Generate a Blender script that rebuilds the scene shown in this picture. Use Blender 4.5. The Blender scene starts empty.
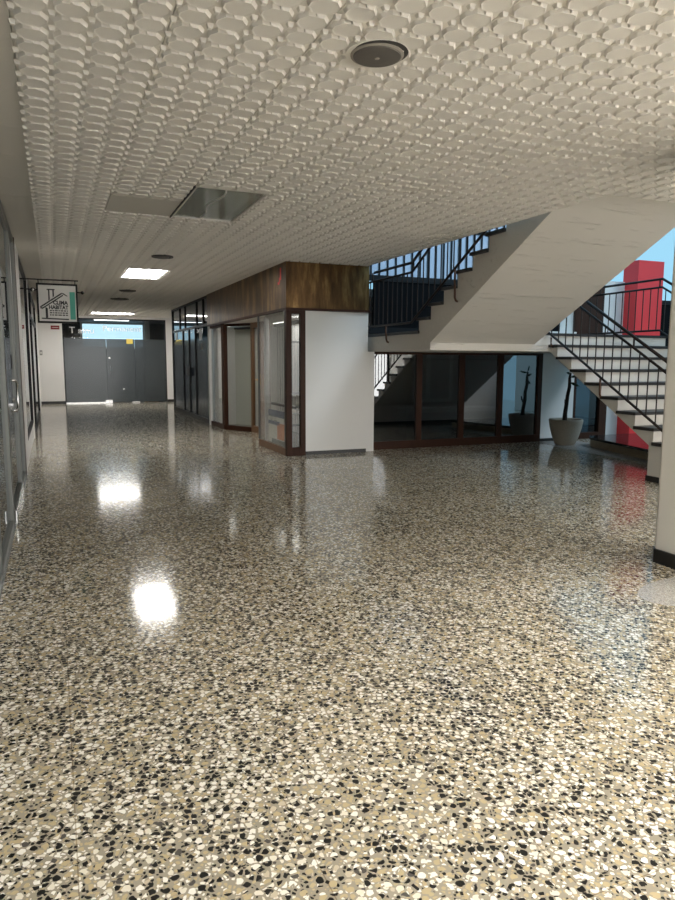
import bpy, math, random
from mathutils import Matrix, Vector
random.seed(7)
C = bpy.context.scene.collection
H = 2.92                      # ceiling height
# ------------------------------------------------------------------ mesh helper
class MB:
    def __init__(s): s.v = []; s.f = []
    def add(s, vs, fs):
        n = len(s.v); s.v += [tuple(p) for p in vs]; s.f += [tuple(i + n for i in f) for f in fs]; return s
    def box(s, x0, x1, y0, y1, z0, z1):
        return s.add([(x0,y0,z0),(x1,y0,z0),(x1,y1,z0),(x0,y1,z0),(x0,y0,z1),(x1,y0,z1),(x1,y1,z1),(x0,y1,z1)],
                     [(0,3,2,1),(4,5,6,7),(0,1,5,4),(1,2,6,5),(2,3,7,6),(3,0,4,7)])
    def prism(s, poly, z0, z1):           # polygon in XY, counter clockwise
        n = len(poly)
        return s.add([(x,y,z0) for x,y in poly] + [(x,y,z1) for x,y in poly],
                     [tuple(range(n))[::-1], tuple(range(n, 2*n))] + [(i,(i+1)%n,n+(i+1)%n,n+i) for i in range(n)])
    def ext_x(s, poly, x0, x1):           # polygon in YZ
        n = len(poly)
        return s.add([(x0,y,z) for y,z in poly] + [(x1,y,z) for y,z in poly],
                     [tuple(range(n)), tuple(range(n, 2*n))[::-1]] + [(i,n+i,n+(i+1)%n,(i+1)%n) for i in range(n)])
    def wallbox(s, p, q, t, z0, z1, off=0):  # upright slab along p->q, thickness t centred on the line
        p, q = Vector(p), Vector(q); d = (q-p).normalized(); n = Vector((-d.y, d.x))
        a, b = n*(off+t/2), n*(off-t/2)
        return s.prism([tuple(p+b), tuple(q+b), tuple(q+a), tuple(p+a)], z0, z1)
    def tube(s, pts, r, n=8, cap=True):
        pts = [Vector(p) for p in pts]; m = len(pts); rs = r if isinstance(r, (list, tuple)) else [r]*m
        base = len(s.v); up = None
        for i, p in enumerate(pts):
            if i == 0: d = (pts[1]-p).normalized()
            elif i == m-1: d = (p-pts[i-1]).normalized()
            else: d = ((pts[i+1]-p).normalized() + (p-pts[i-1]).normalized()).normalized()
            if up is None:
                up = Vector((0,0,1)) if abs(d.z) < .9 else Vector((1,0,0))
            a = d.cross(up).normalized(); b = a.cross(d).normalized(); up = b
            for k in range(n):
                t = 2*math.pi*k/n
                s.v.append(tuple(p + a*(rs[i]*math.cos(t)) + b*(rs[i]*math.sin(t))))
        for i in range(m-1):
            for k in range(n):
                o = base+i*n; k2 = (k+1) % n
                s.f.append((o+k, o+k2, o+n+k2, o+n+k))
        if cap:
            s.f.append(tuple(base+k for k in range(n))[::-1]); s.f.append(tuple(base+(m-1)*n+k for k in range(n)))
        return s
    def lathe(s, c, prof, n=40, sx=1, sy=1):
        base = len(s.v); m = len(prof)
        for r, z in prof:
            for k in range(n):
                t = 2*math.pi*k/n
                s.v.append((c[0]+sx*r*math.cos(t), c[1]+sy*r*math.sin(t), c[2]+z))
        for i in range(m-1):
            for k in range(n):
                k2 = (k+1) % n; o = base+i*n
                s.f.append((o+k, o+k2, o+n+k2, o+n+k))
        s.f.append(tuple(base+k for k in range(n))[::-1]); s.f.append(tuple(base+(m-1)*n+k for k in range(n)))
        return s
def wloc(o):
    p = Vector((0,0,0))
    while o: p += Vector(o.location); o = o.parent
    return p
def build(name, mb, mat, parent=None, bevel=0, smooth=False):
    off = wloc(parent) if parent else Vector((0,0,0))
    me = bpy.data.meshes.new(name)
    me.from_pydata([(x-off.x, y-off.y, z-off.z) for x,y,z in mb.v], [], mb.f)
    me.materials.append(mat)
    if smooth: me.shade_smooth()
    me.update()
    o = bpy.data.objects.new(name, me); C.objects.link(o)
    if parent: o.parent = parent
    if bevel:
        b = o.modifiers.new('bevel','BEVEL'); b.width = bevel; b.segments = 2; b.limit_method = 'ANGLE'
    return o
def tag(o, label=None, cat=None, group=None, kind=None):
    if label: o['label'] = label
    if cat: o['category'] = cat
    if group: o['group'] = group
    if kind: o['kind'] = kind
    return o
def thing(name, label, cat, loc=(0,0,0), group=None, kind=None):
    o = bpy.data.objects.new(name, None); C.objects.link(o); o.location = loc; o.empty_display_size = .1
    return tag(o, label, cat, group, kind)
def struct(name, mb, mat, label=None, cat=None, parent=None, bevel=0):
    o = build(name, mb, mat, parent, bevel)
    if not parent: tag(o, label, cat, None, 'structure')
    return o
def B(*a): return MB().box(*a)

def frame_x(mb, X, t, ya, yb, za, zb, e):      # rectangular frame in a plane X = const
    mb.box(X-t/2,X+t/2,ya,ya+e,za,zb).box(X-t/2,X+t/2,yb-e,yb,za,zb).box(X-t/2,X+t/2,ya+e,yb-e,zb-e,zb).box(X-t/2,X+t/2,ya+e,yb-e,za,za+e)
    return mb
# ------------------------------------------------------------------ materials
def newmat(name):
    m = bpy.data.materials.new(name); m.use_nodes = True; nt = m.node_tree; nt.nodes.clear()
    out = nt.nodes.new('ShaderNodeOutputMaterial'); return m, nt, out
def N(nt, t, **k):
    n = nt.nodes.new(t)
    for a, b in k.items(): setattr(n, a, b)
    return n
def pmat(name, col, rough=.5, metal=0, spec=.5, var=.0, vscale=3, bump=0, bscale=40, coat=0, stretch=(1,1,1), emit=None, es=0):
    m, nt, out = newmat(name); p = N(nt,'ShaderNodeBsdfPrincipled'); L = nt.links.new
    p.inputs['Base Color'].default_value = (*col,1); p.inputs['Roughness'].default_value = rough
    p.inputs['Metallic'].default_value = metal; p.inputs['Specular IOR Level'].default_value = spec
    p.inputs['Coat Weight'].default_value = coat
    if emit: p.inputs['Emission Color'].default_value = (*emit,1); p.inputs['Emission Strength'].default_value = es
    tc = N(nt,'ShaderNodeTexCoord'); mp = N(nt,'ShaderNodeMapping'); mp.inputs['Scale'].default_value = stretch
    L(tc.outputs['Object'], mp.inputs['Vector'])
    if var:
        no = N(nt,'ShaderNodeTexNoise'); no.inputs['Scale'].default_value = vscale; no.inputs['Detail'].default_value = 6
        L(mp.outputs[0], no.inputs['Vector'])
        mx = N(nt,'ShaderNodeMix', data_type='RGBA')
        mx.inputs['A'].default_value = (*[c*(1-var) for c in col],1); mx.inputs['B'].default_value = (*[min(1,c*(1+var)) for c in col],1)
        L(no.outputs['Fac'], mx.inputs['Factor']); L(mx.outputs['Result'], p.inputs['Base Color'])
    if bump:
        nb = N(nt,'ShaderNodeTexNoise'); nb.inputs['Scale'].default_value = bscale; nb.inputs['Detail'].default_value = 4
        L(mp.outputs[0], nb.inputs['Vector'])
        bp = N(nt,'ShaderNodeBump'); bp.inputs['Strength'].default_value = bump; bp.inputs['Distance'].default_value = .01
        L(nb.outputs['Fac'], bp.inputs['Height']); L(bp.outputs[0], p.inputs['Normal'])
    L(p.outputs[0], out.inputs[0]); return m
def glassmat(name, tint=(.9,.95,.93), ior=1.5, base=0.0, refl=(.95,.97,1), rough=.0, film=None, filmw=0):
    """thin pane: tinted transparency, mirror reflection by Fresnel, optional frosted film"""
    m, nt, out = newmat(name); L = nt.links.new
    tr = N(nt,'ShaderNodeBsdfTransparent'); tr.inputs[0].default_value = (*tint,1)
    body = tr
    if film:
        di = N(nt,'ShaderNodeBsdfDiffuse'); di.inputs[0].default_value = (*film,1)
        mf = N(nt,'ShaderNodeMixShader'); mf.inputs[0].default_value = filmw
        L(tr.outputs[0], mf.inputs[1]); L(di.outputs[0], mf.inputs[2]); body = mf
    gl = N(nt,'ShaderNodeBsdfGlossy'); gl.inputs['Color'].default_value = (*refl,1); gl.inputs['Roughness'].default_value = rough
    fr = N(nt,'ShaderNodeFresnel'); ge = N(nt,'ShaderNodeNewGeometry'); mi = N(nt,'ShaderNodeMix', data_type='FLOAT'); mi.inputs['A'].default_value = ior; mi.inputs['B'].default_value = 1/ior
    L(ge.outputs['Backfacing'], mi.inputs['Factor']); L(mi.outputs['Result'], fr.inputs['IOR'])
    ma = N(nt,'ShaderNodeMath', operation='MULTIPLY_ADD'); ma.inputs[1].default_value = 1-base; ma.inputs[2].default_value = base
    L(fr.outputs[0], ma.inputs[0])
    mx = N(nt,'ShaderNodeMixShader'); L(ma.outputs[0], mx.inputs[0]); L(body.outputs[0], mx.inputs[1]); L(gl.outputs[0], mx.inputs[2])
    L(mx.outputs[0], out.inputs[0]); return m
def emat(name, col, s):
    m, nt, out = newmat(name); e = N(nt,'ShaderNodeEmission'); e.inputs[0].default_value = (*col,1); e.inputs[1].default_value = s
    nt.links.new(e.outputs[0], out.inputs[0]); return m

def terrazzo(name, big=39, small=70, matrix=(.355,.315,.24), grey=0, rough=.105, seams=True):
    m, nt, out = newmat(name); L = nt.links.new
    tc = N(nt,'ShaderNodeTexCoord'); P = tc.outputs['Object']
    # wobble the chips so they are not tidy cells
    nz = N(nt,'ShaderNodeTexNoise'); nz.inputs['Scale'].default_value = 26; nz.inputs['Detail'].default_value = 2
    L(P, nz.inputs['Vector'])
    sub = N(nt,'ShaderNodeVectorMath', operation='SUBTRACT'); sub.inputs[1].default_value = (.5,.5,.5); L(nz.outputs['Color'], sub.inputs[0])
    sc = N(nt,'ShaderNodeVectorMath', operation='SCALE'); sc.inputs['Scale'].default_value = .016; L(sub.outputs[0], sc.inputs[0])
    ad = N(nt,'ShaderNodeVectorMath', operation='ADD'); L(P, ad.inputs[0]); L(sc.outputs[0], ad.inputs[1])
    cl = N(nt,'ShaderNodeTexNoise'); cl.inputs['Scale'].default_value = 1.6; cl.inputs['Detail'].default_value = 3; L(P, cl.inputs['Vector'])
    def layer(scale, edge, wide):
        mp = N(nt,'ShaderNodeMapping'); mp.inputs['Rotation'].default_value = (0,0,scale*.37); mp.inputs['Scale'].default_value = (1,1,0)
        L(ad.outputs[0], mp.inputs['Vector'])
        a = N(nt,'ShaderNodeTexVoronoi', voronoi_dimensions='2D', feature='DISTANCE_TO_EDGE'); a.inputs['Scale'].default_value = scale
        b = N(nt,'ShaderNodeTexVoronoi', voronoi_dimensions='2D', feature='F1'); b.inputs['Scale'].default_value = scale
        L(mp.outputs[0], a.inputs['Vector']); L(mp.outputs[0], b.inputs['Vector'])
        sp = N(nt,'ShaderNodeSeparateColor'); L(b.outputs['Color'], sp.inputs[0])
        th = N(nt,'ShaderNodeMath', operation='MULTIPLY_ADD'); th.inputs[1].default_value = wide; th.inputs[2].default_value = edge; L(sp.outputs['Green'], th.inputs[0])
        gt = N(nt,'ShaderNodeMath', operation='GREATER_THAN'); L(a.outputs['Distance'], gt.inputs[0]); L(th.outputs[0], gt.inputs[1])
        # chip kinds by random red: dark / pale / none
        rr = N(nt,'ShaderNodeMath', operation='MULTIPLY_ADD'); L(cl.outputs['Fac'], rr.inputs[0]); rr.inputs[1].default_value = .45; 
        L(sp.outputs['Red'], rr.inputs[2])
        ramp = N(nt,'ShaderNodeValToRGB'); ramp.color_ramp.interpolation = 'CONSTANT'
        e = ramp.color_ramp.elements; e[0].position = 0; e[0].color = (.012,.012,.011,1); e[1].position = .60; e[1].color = (.80,.75,.63,1)
        for pos, c in ((.565,(.10,.09,.08,1)),(.73,(.90,.87,.79,1)),(.93,(.60,.52,.38,1)),(.98,(.86,.82,.72,1)),(1.0,(.52,.42,.25,1))):
            q = e.new(pos); q.color = c
        if grey:
            for q in e: q.color = tuple(.25+.5*c for c in q.color[:3]) + (1,)
        L(rr.outputs[0], ramp.inputs[0])
        ls = N(nt,'ShaderNodeMath', operation='LESS_THAN'); ls.inputs[1].default_value = .86; L(sp.outputs['Blue'], ls.inputs[0])
        mk0 = N(nt,'ShaderNodeMath', operation='MULTIPLY'); L(gt.outputs[0], mk0.inputs[0]); L(ls.outputs[0], mk0.inputs[1])
        rd = N(nt,'ShaderNodeMath', operation='LESS_THAN'); rd.inputs[1].default_value = .47; L(b.outputs['Distance'], rd.inputs[0])
        mk = N(nt,'ShaderNodeMath', operation='MULTIPLY'); L(mk0.outputs[0], mk.inputs[0]); L(rd.outputs[0], mk.inputs[1])
        return ramp.outputs[0], mk.outputs[0]
    c1, m1 = layer(big, .085, .16); c2, m2 = layer(small, .09, .20)
    base = N(nt,'ShaderNodeMix', data_type='RGBA'); base.inputs['A'].default_value = (*[c*.86 for c in matrix],1); base.inputs['B'].default_value = (*[c*1.16 for c in matrix],1)
    L(cl.outputs['Fac'], base.inputs['Factor'])
    x2 = N(nt,'ShaderNodeMix', data_type='RGBA'); L(m2, x2.inputs['Factor']); L(base.outputs['Result'], x2.inputs['A']); L(c2, x2.inputs['B'])
    x1 = N(nt,'ShaderNodeMix', data_type='RGBA'); L(m1, x1.inputs['Factor']); L(x2.outputs['Result'], x1.inputs['A']); L(c1, x1.inputs['B'])
    col = x1.outputs['Result']
    if seams:
        br = N(nt,'ShaderNodeTexBrick'); br.offset = 0; br.inputs['Scale'].default_value = 1; br.inputs['Mortar Size'].default_value = .0022
        br.inputs['Brick Width'].default_value = .645; br.inputs['Row Height'].default_value = 1.29; br.inputs['Mortar Smooth'].default_value = .3
        br.inputs['Color1'].default_value = br.inputs['Color2'].default_value = (1,1,1,1); br.inputs['Mortar'].default_value = (.55,.5,.42,1)
        L(P, br.inputs['Vector'])
        mm = N(nt,'ShaderNodeMix', data_type='RGBA', blend_type='MULTIPLY'); mm.inputs['Factor'].default_value = .8
        L(col, mm.inputs['A']); L(br.outputs['Color'], mm.inputs['B']); col = mm.outputs['Result']
    p = N(nt,'ShaderNodeBsdfPrincipled'); L(col, p.inputs['Base Color']); p.inputs['Roughness'].default_value = rough; p.inputs['Specular IOR Level'].default_value = .42
    n3 = N(nt,'ShaderNodeTexNoise'); n3.inputs['Scale'].default_value = 9; n3.inputs['Detail'].default_value = 5; L(P, n3.inputs['Vector'])
    mr = N(nt,'ShaderNodeMapRange'); mr.inputs['To Min'].default_value = rough*.7; mr.inputs['To Max'].default_value = rough*1.35; L(n3.outputs['Fac'], mr.inputs['Value']); L(mr.outputs[0], p.inputs['Roughness'])
    bp = N(nt,'ShaderNodeBump'); bp.inputs['Strength'].default_value = .04; bp.inputs['Distance'].default_value = .004
    n4 = N(nt,'ShaderNodeTexNoise'); n4.inputs['Scale'].default_value = 22; L(P, n4.inputs['Vector']); L(n4.outputs['Fac'], bp.inputs['Height']); L(bp.outputs[0], p.inputs['Normal'])
    L(p.outputs[0], out.inputs[0]); return m

def fascia_mat():
    """dark bronze board with worn golden streaks"""
    m, nt, out = newmat('bronze_board'); L = nt.links.new
    tc = N(nt,'ShaderNodeTexCoord'); mp = N(nt,'ShaderNodeMapping'); mp.inputs['Scale'].default_value = (6,4.5,1.3); L(tc.outputs['Object'], mp.inputs[0])
    no = N(nt,'ShaderNodeTexNoise'); no.inputs['Scale'].default_value = 1; no.inputs['Detail'].default_value = 8; no.inputs['Roughness'].default_value = .65; L(mp.outputs[0], no.inputs['Vector'])
    r = N(nt,'ShaderNodeValToRGB'); e = r.color_ramp.elements
    e[0].position = .33; e[0].color = (.045,.022,.008,1); e[1].position = .68; e[1].color = (.31,.195,.075,1)
    q = e.new(.52); q.color = (.13,.072,.026,1)
    L(no.outputs['Fac'], r.inputs[0])
    p = N(nt,'ShaderNodeBsdfPrincipled'); L(r.outputs[0], p.inputs['Base Color']); p.inputs['Roughness'].default_value = .36; p.inputs['Metallic'].default_value = .7
    L(p.outputs[0], out.inputs[0]); return m

def soffit_mat():
    """painted board-marked concrete"""
    m, nt, out = newmat('board_marked_concrete'); L = nt.links.new
    tc = N(nt,'ShaderNodeTexCoord'); mp = N(nt,'ShaderNodeMapping'); mp.inputs['Scale'].default_value = (.7,9,9); L(tc.outputs['Object'], mp.inputs[0])
    no = N(nt,'ShaderNodeTexNoise'); no.inputs['Scale'].default_value = 2.2; no.inputs['Detail'].default_value = 3; no.inputs['Roughness'].default_value = .7; L(mp.outputs[0], no.inputs['Vector'])
    r = N(nt,'ShaderNodeValToRGB'); e = r.color_ramp.elements; e[0].position = .6; e[0].color = (0,0,0,1); e[1].position = .68; e[1].color = (1,1,1,1); L(no.outputs['Fac'], r.inputs[0])
    p = N(nt,'ShaderNodeBsdfPrincipled'); p.inputs['Base Color'].default_value = (.64,.61,.56,1); p.inputs['Roughness'].default_value = .6
    bp = N(nt,'ShaderNodeBump'); bp.inputs['Strength'].default_value = .8; bp.inputs['Distance'].default_value = .012; L(r.outputs[0], bp.inputs['Height']); L(bp.outputs[0], p.inputs['Normal'])
    L(p.outputs[0], out.inputs[0]); return m

M = dict(
    floor=terrazzo('terrazzo'),
    patch=terrazzo('fine_grey_terrazzo', big=120, small=200, matrix=(.42,.40,.38), grey=1, rough=.2, seams=False),
    ceil=pmat('cast_ceiling_panel', (.82,.79,.745), .7, var=.03, vscale=2),
    strip=pmat('plain_ceiling_board', (.66,.635,.59), .7, var=.03),
    white=pmat('white_wall_paint', (.80,.79,.77), .6, var=.03, vscale=1.5, bump=.06, bscale=60),
    cream=pmat('cream_plaster', (.76,.735,.68), .6, var=.03, vscale=1.5, bump=.08, bscale=50),
    conc=soffit_mat(), stairpaint=pmat('painted_stair_concrete', (.62,.595,.55), .6, var=.04, vscale=2, bump=.08, bscale=50),
    red=pmat('red_paint', (.88,.045,.05), .5),
    black=pmat('black_skirting', (.012,.012,.012), .35),
    tread=pmat('dark_stair_tread', (.018,.016,.016), .45, bump=.1),
    rail=pmat('dark_brown_painted_steel', (.022,.015,.013), .45, spec=.25),
    rust=pmat('brown_steel_bracket', (.09,.04,.02), .5),
    brown=pmat('dark_brown_wood', (.045,.018,.010), .5, spec=.2, var=.35, vscale=8, stretch=(4,4,.5)),
    brown2=pmat('mid_brown_wood', (.17,.085,.038), .4, var=.3, vscale=8, stretch=(4,4,.5)),
    bronze=fascia_mat(),
    alu=pmat('aluminium', (.17,.175,.165), .4, metal=.6),
    steel=pmat('brushed_steel', (.7,.7,.7), .22, metal=1),
    brass=pmat('brass', (.75,.52,.2), .3, metal=1),
    dframe=pmat('black_metal_frame', (.010,.010,.012), .45, spec=.25),
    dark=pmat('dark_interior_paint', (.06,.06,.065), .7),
    grey=pmat('grey_interior_paint', (.30,.30,.29), .7),
    parapet=pmat('black_panel', (.004,.004,.005), .6, spec=.08),
    stone=pmat('speckled_concrete', (.44,.40,.33), .8, var=.35, vscale=60, bump=.35, bscale=90),
    soil=pmat('soil', (.03,.022,.015), .9, bump=.6, bscale=60),
    bark=pmat('dark_bark', (.045,.032,.026), .85, bump=.6, bscale=50),
    leaf=pmat('dark_leaf', (.035,.055,.03), .5),
    teal=pmat('teal_print', (.10,.46,.36), .5),
    sign=pmat('sign_white', (.80,.79,.76), .35),
    ink=pmat('black_ink', (.02,.02,.022), .5),
    whiteink=pmat('white_letter_film', (.85,.85,.85), .5),
    navy=pmat('navy_print', (.06,.09,.17), .4),
    orange=pmat('orange_print', (.86,.27,.09), .4),
    pale=pmat('pale_print', (.78,.76,.66), .4),
    yellow=pmat('yellow_print', (.75,.58,.12), .4),
    rednote=pmat('dark_red_print', (.25,.02,.025), .4),
    blindpale=pmat('pale_blind_fabric', (.66,.66,.60), .7),
    blind=pmat('grey_blind_fabric', (.27,.32,.33), .7),
    card=pmat('cardboard_brown', (.40,.25,.14), .7),
    platform_top=pmat('dark_polished_stone', (.022,.02,.02), .12),
    platform_side=pmat('tan_stone', (.36,.30,.21), .6, var=.2, vscale=20),
    spk=pmat('speaker_grille_grey', (.13,.12,.11), .55),
    spkring=pmat('speaker_ring', (.34,.31,.27), .5),
    vent=pmat('dark_vent', (.05,.048,.045), .5),
    mirror=pmat('lamp_reflector', (.78,.80,.75), .4, metal=.1),
    lens=glassmat('prismatic_lens', tint=(.85,.88,.85), base=.04, rough=.1, film=(.6,.62,.58), filmw=.4),
    glass=glassmat('shop_glass', tint=(.86,.87,.86), base=.01, ior=1.28),
    doorglass=glassmat('aluminium_door_glass', tint=(.5,.56,.53), base=.04),
    dglass=glassmat('dark_tinted_glass', tint=(.22,.25,.27), base=.05),
    stairglass=glassmat('dim_shop_glass', tint=(.34,.37,.38), base=.17),
    film=glassmat('frosted_grey_film', tint=(.30,.33,.34), base=0, film=(.105,.125,.135), filmw=.50, rough=.16),
    skyglass=glassmat('frosted_sky_glass', tint=(.84,.80,.88), film=(.8,.8,.85), filmw=.3),
    lamp=emat('lamp_diffuser_lit', (1,.97,.93), 16),
    lampfar=emat('far_lamp_diffuser_lit', (1,.97,.93), 16),
    filldim=emat('dim_fill_diffuser', (.95,.98,1), 5.0),
    fillshop=emat('shop_fill_diffuser', (1,.97,.92), 4.0),
    fillrear=emat('rear_fill_pane', (1,.975,.93), 2.8),
    fillside=emat('side_fill_pane', (1,.975,.93), 2.6),
    daywin=emat('daylit_blind', (.55,.83,1), .95),
)

# ------------------------------------------------------------------ floor
struct('floor', MB().add([(-4,-7,0),(16,-7,0),(16,30,0),(-4,30,0)], [(0,1,2,3)]), M['floor'], 'beige terrazzo floor with black and cream stone chips', 'floor')
pp = MB(); n = 36
pp.add([(3.85+.56*math.cos(t)*(1 if math.cos(t) < 0 else 1.5), 2.98+.27*math.sin(t), .0015) for t in [2*math.pi*k/n for k in range(n)]], [tuple(range(n))])
struct('floor_patch', pp, M['patch'], 'rounded fine grey terrazzo patch in the floor below the pillar', 'floor patch')

pp = MB(); pe = [(7.98,6.9),(7.93,7.3),(7.90,7.75),(7.88,8.2),(7.87,8.55),(7.88,8.85),(7.93,9.25),(8.06,9.75),(8.15,10.0),(8.9,10.0),(8.9,6.9)]
pp.add([(x,y,.0015) for x,y in pe][::-1], [tuple(range(len(pe)))])
struct('floor_patch', pp, M['patch'], 'fine grey terrazzo strip around the planter and the step platform', 'floor patch')
# ------------------------------------------------------------------ patterned ceiling
PX, NX = .645, 4
CX0 = -.10; A = PX/NX; BY = .1478
RY0 = 6.0
LIGHT_ROWS = (38, 47)
def yrow(k): return RY0 + BY*k
XOPEN = CX0 + A*29            # stairwell edge of the ceiling
KOPEN = -8                    # row where the ceiling ends in front of the stairwell
cuts = []                     # (col0, col1, row0, row1) left out of the pattern
cuts.append((8,12,0,9))       # unlit lamp
cuts.append((8,12,*LIGHT_ROWS))
cuts.append((4,8,4,9))        # plain panel
cuts.append((8,16,112,117))   # far lamp
KMIN, KMAX = -28, 124
ceil = MB()
def cell(x0, x1, y0, y1, detail):
    cx, cy = (x0+x1)/2, (y0+y1)/2; a, b = x1-x0, y1-y0
    hx, hy = .45*a, .445*b
    ring = [(hx,-.30*hy),(hx,.30*hy),(.55*hx,hy),(-.55*hx,hy),(-hx,.30*hy),(-hx,-.30*hy),(-.55*hx,-hy),(.55*hx,-hy)]
    o = [(x1,y0),(x1,y1),(x0,y1),(x0,y0)]
    vs = [(x,y,H) for x,y in o] + [(cx+x,cy+y,H) for x,y in ring] + [(cx+.90*x,cy+.88*y,H-.018) for x,y in ring] + [(cx+.80*x,cy+.76*y,H-.0160) for x,y in ring]
    fs = [(0,1,5,4),(1,6,5),(1,2,7,6),(2,8,7),(2,3,9,8),(3,10,9),(3,0,11,10),(0,4,11)]
    fs += [(4+i,4+(i+1)%8,12+(i+1)%8,12+i) for i in range(8)]
    fs += [(12+i,12+(i+1)%8,20+(i+1)%8,20+i) for i in range(8)]
    fs += [tuple(range(20,28))]
    ceil.add(vs, fs)
    if detail:
        pts = [(cx, y0, .008, .009, .021), (x0+.004, y0, .016, .016, .018)]
        for px, py, sx, sy, h in pts:
            ceil.add([(px-sx,py-sy,H),(px+sx,py-sy,H),(px+sx,py+sy,H),(px-sx,py+sy,H),
                      (px-sx*.6,py-sy*.6,H-h),(px+sx*.6,py-sy*.6,H-h),(px+sx*.6,py+sy*.6,H-h),(px-sx*.6,py+sy*.6,H-h)],
                     [(0,1,5,4),(1,2,6,5),(2,3,7,6),(3,0,4,7),(4,5,6,7)])
G = .0028
for c in range(0, 58):
    for k in range(KMIN, KMAX+1):
        if c >= 29 and k >= KOPEN: continue
        if any(c0 <= c < c1 and r0 <= k < r1 for c0,c1,r0,r1 in cuts): continue
        x0, x1 = CX0+A*c, CX0+A*(c+1); y0, y1 = yrow(k), yrow(k+1)
        g0, g1 = (c % NX == 0), (c % NX == NX-1)
        ka = (k - (0 if (c//NX) % 2 == 0 else 4)) % 9
        h0, h1 = ka == 0, ka == 8
        X0, X1 = x0+(G if g0 else 0), x1-(G if g1 else 0); Y0, Y1 = y0+(G*.6 if h0 else 0), y1-(G*.6 if h1 else 0)
        cell(X0, X1, Y0, Y1, k < 62)
        if g0: ceil.add([(x0,y0,H+.012),(x0,y1,H+.012),(X0,Y1,H+.012),(X0,Y0,H+.012),(X0,Y1,H),(X0,Y0,H)], [(0,1,2,3),(3,2,4,5)])
        if g1: ceil.add([(X1,Y0,H+.012),(X1,Y1,H+.012),(x1,y1,H+.012),(x1,y0,H+.012),(X1,Y0,H),(X1,Y1,H)], [(0,1,2,3),(0,4,5,1)])
        if h0: ceil.add([(X0,y0,H+.006),(X1,y0,H+.006),(X1,Y0,H+.006),(X0,Y0,H+.006),(X0,Y0,H),(X1,Y0,H)], [(0,3,2,1),(3,4,5,2)])
        if h1: ceil.add([(X0,y1,H+.006),(X1,y1,H+.006),(X1,Y1,H+.006),(X0,Y1,H+.006),(X0,Y1,H),(X1,Y1,H)], [(0,1,2,3),(3,2,5,4)])
co = struct('ceiling', ceil, M['ceil'], 'cream ceiling of relief panels with rows of raised octagons', 'ceiling')
YN = yrow(KMIN); YF = yrow(KMAX+1)
rest = MB().box(CX0, 9.25, -7, YN, H, H+.03)                                # plain ceiling over the camera and behind it
struct('ceiling_rear', rest, M['ceil'], 'plain continuation of the cream ceiling', 'ceiling')
sb = MB()
y = -7.0
while y < 24.4:
    sb.box(-.40, CX0-.003, y, min(y+.667, 24.4)-.003, H-.001, H+.03); y += .667
struct('ceiling_border', sb, M['strip'], 'plain grey beige border boards along the left of the ceiling', 'ceiling border')
sl = MB().box(-4, XOPEN-.06, -7, 30, 3.02, 3.32).box(XOPEN-.06, 9.3, -7, yrow(KOPEN)-.05, 3.02, 3.32)
sl.box(XOPEN-.05, 9.3, -7, 4.9, 3.32, 3.615)
struct('slab', sl, M['cream'], 'concrete slab of the floor above', 'slab')
# rim that closes the ceiling edge at the stairwell
rm = MB().box(XOPEN, XOPEN+.02, yrow(KOPEN), 9.8, H-.004, 3.02).box(XOPEN, 9.25, yrow(KOPEN), yrow(KOPEN)+.02, H-.004, 3.02)
struct('trim_1', rm, M['cream'], 'thin plaster rim of the ceiling at the stairwell', 'ceiling rim')

# plain ceiling panel, unlit lamp, speaker, vents, lamps
x4, x8, x12 = CX0+A*4, CX0+A*8, CX0+A*12
o = tag(build('ceiling_panel', B(x4+.004, x8-.004, yrow(4)+.003, yrow(9)-.003, H-.006, H+.014), M['strip'], None, .003),
        'plain flat panel in the patterned ceiling beside the unlit lamp', 'ceiling panel')
t = thing('ceiling_light', 'unlit reflector lamp with a hanging edge in the patterned ceiling', 'ceiling light', ((x8+x12)/2, (yrow(0)+yrow(9))/2, H))
y0, y1 = yrow(0), yrow(9)
build('frame', MB().box(x8,x8+.02,y0,y1,H-.012,H+.06).box(x12-.02,x12,y0,y1,H-.012,H+.06).box(x8+.02,x12-.02,y0,y0+.02,H-.012,H+.06).box(x8+.02,x12-.02,y1-.02,y1,H-.012,H+.06), M['strip'], t)
rf = MB(); prof = []
for i in range(33):
    u = i/32; x = x8+.02+(x12-x8-.04)*u
    prof.append((x, H+.055 - .045*abs(math.sin(u*math.pi*2))**1.5))
for (xa,za),(xb,zb) in zip(prof, prof[1:]):
    rf.add([(xa,y0+.02,za),(xb,y0+.02,zb),(xb,y1-.02,zb),(xa,y1-.02,za)], [(0,1,2,3)])
build('reflector', rf, M['mirror'], t, smooth=True)
build('lens', B(x8+.022,x12-.022,y0+.022,y1-.022,H-.004,H-.001), M['lens'], t)
build('strip', MB().tube([(x8+.27+.03*math.sin(i*.8), y0+.03+i*.11, H-.006) for i in range(12)], .008, 6), M['sign'], t)  # pale tube standing in for the curved highlight on the reflector
build('gap_edge', B(x8-.012,x8-.002,y0,y1,H-.02,H+.01), M['dframe'], t)
def lamp(xa, xb, ya, yb, label, mat, group=None):
    t = thing('ceiling_light', label, 'ceiling light', ((xa+xb)/2, (ya+yb)/2, H), group)
    e = .018
    build('frame', MB().box(xa,xa+e,ya,yb,H-.008,H+.05).box(xb-e,xb,ya,yb,H-.008,H+.05).box(xa+e,xb-e,ya,ya+e,H-.008,H+.05).box(xa+e,xb-e,yb-e,yb,H-.008,H+.05), M['sign'], t)
    build('diffuser', B(xa+e,xb-e,ya+e,yb-e,H-.003,H+.002), mat, t)
lamp(x8, x12, yrow(LIGHT_ROWS[0]), yrow(LIGHT_ROWS[1]), 'square lit panel lamp in the middle of the corridor ceiling', M['lamp'])
lamp(x8, CX0+A*16, yrow(112), yrow(117), 'long lit panel lamp at the far end by the frosted door', M['lampfar'])
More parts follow.
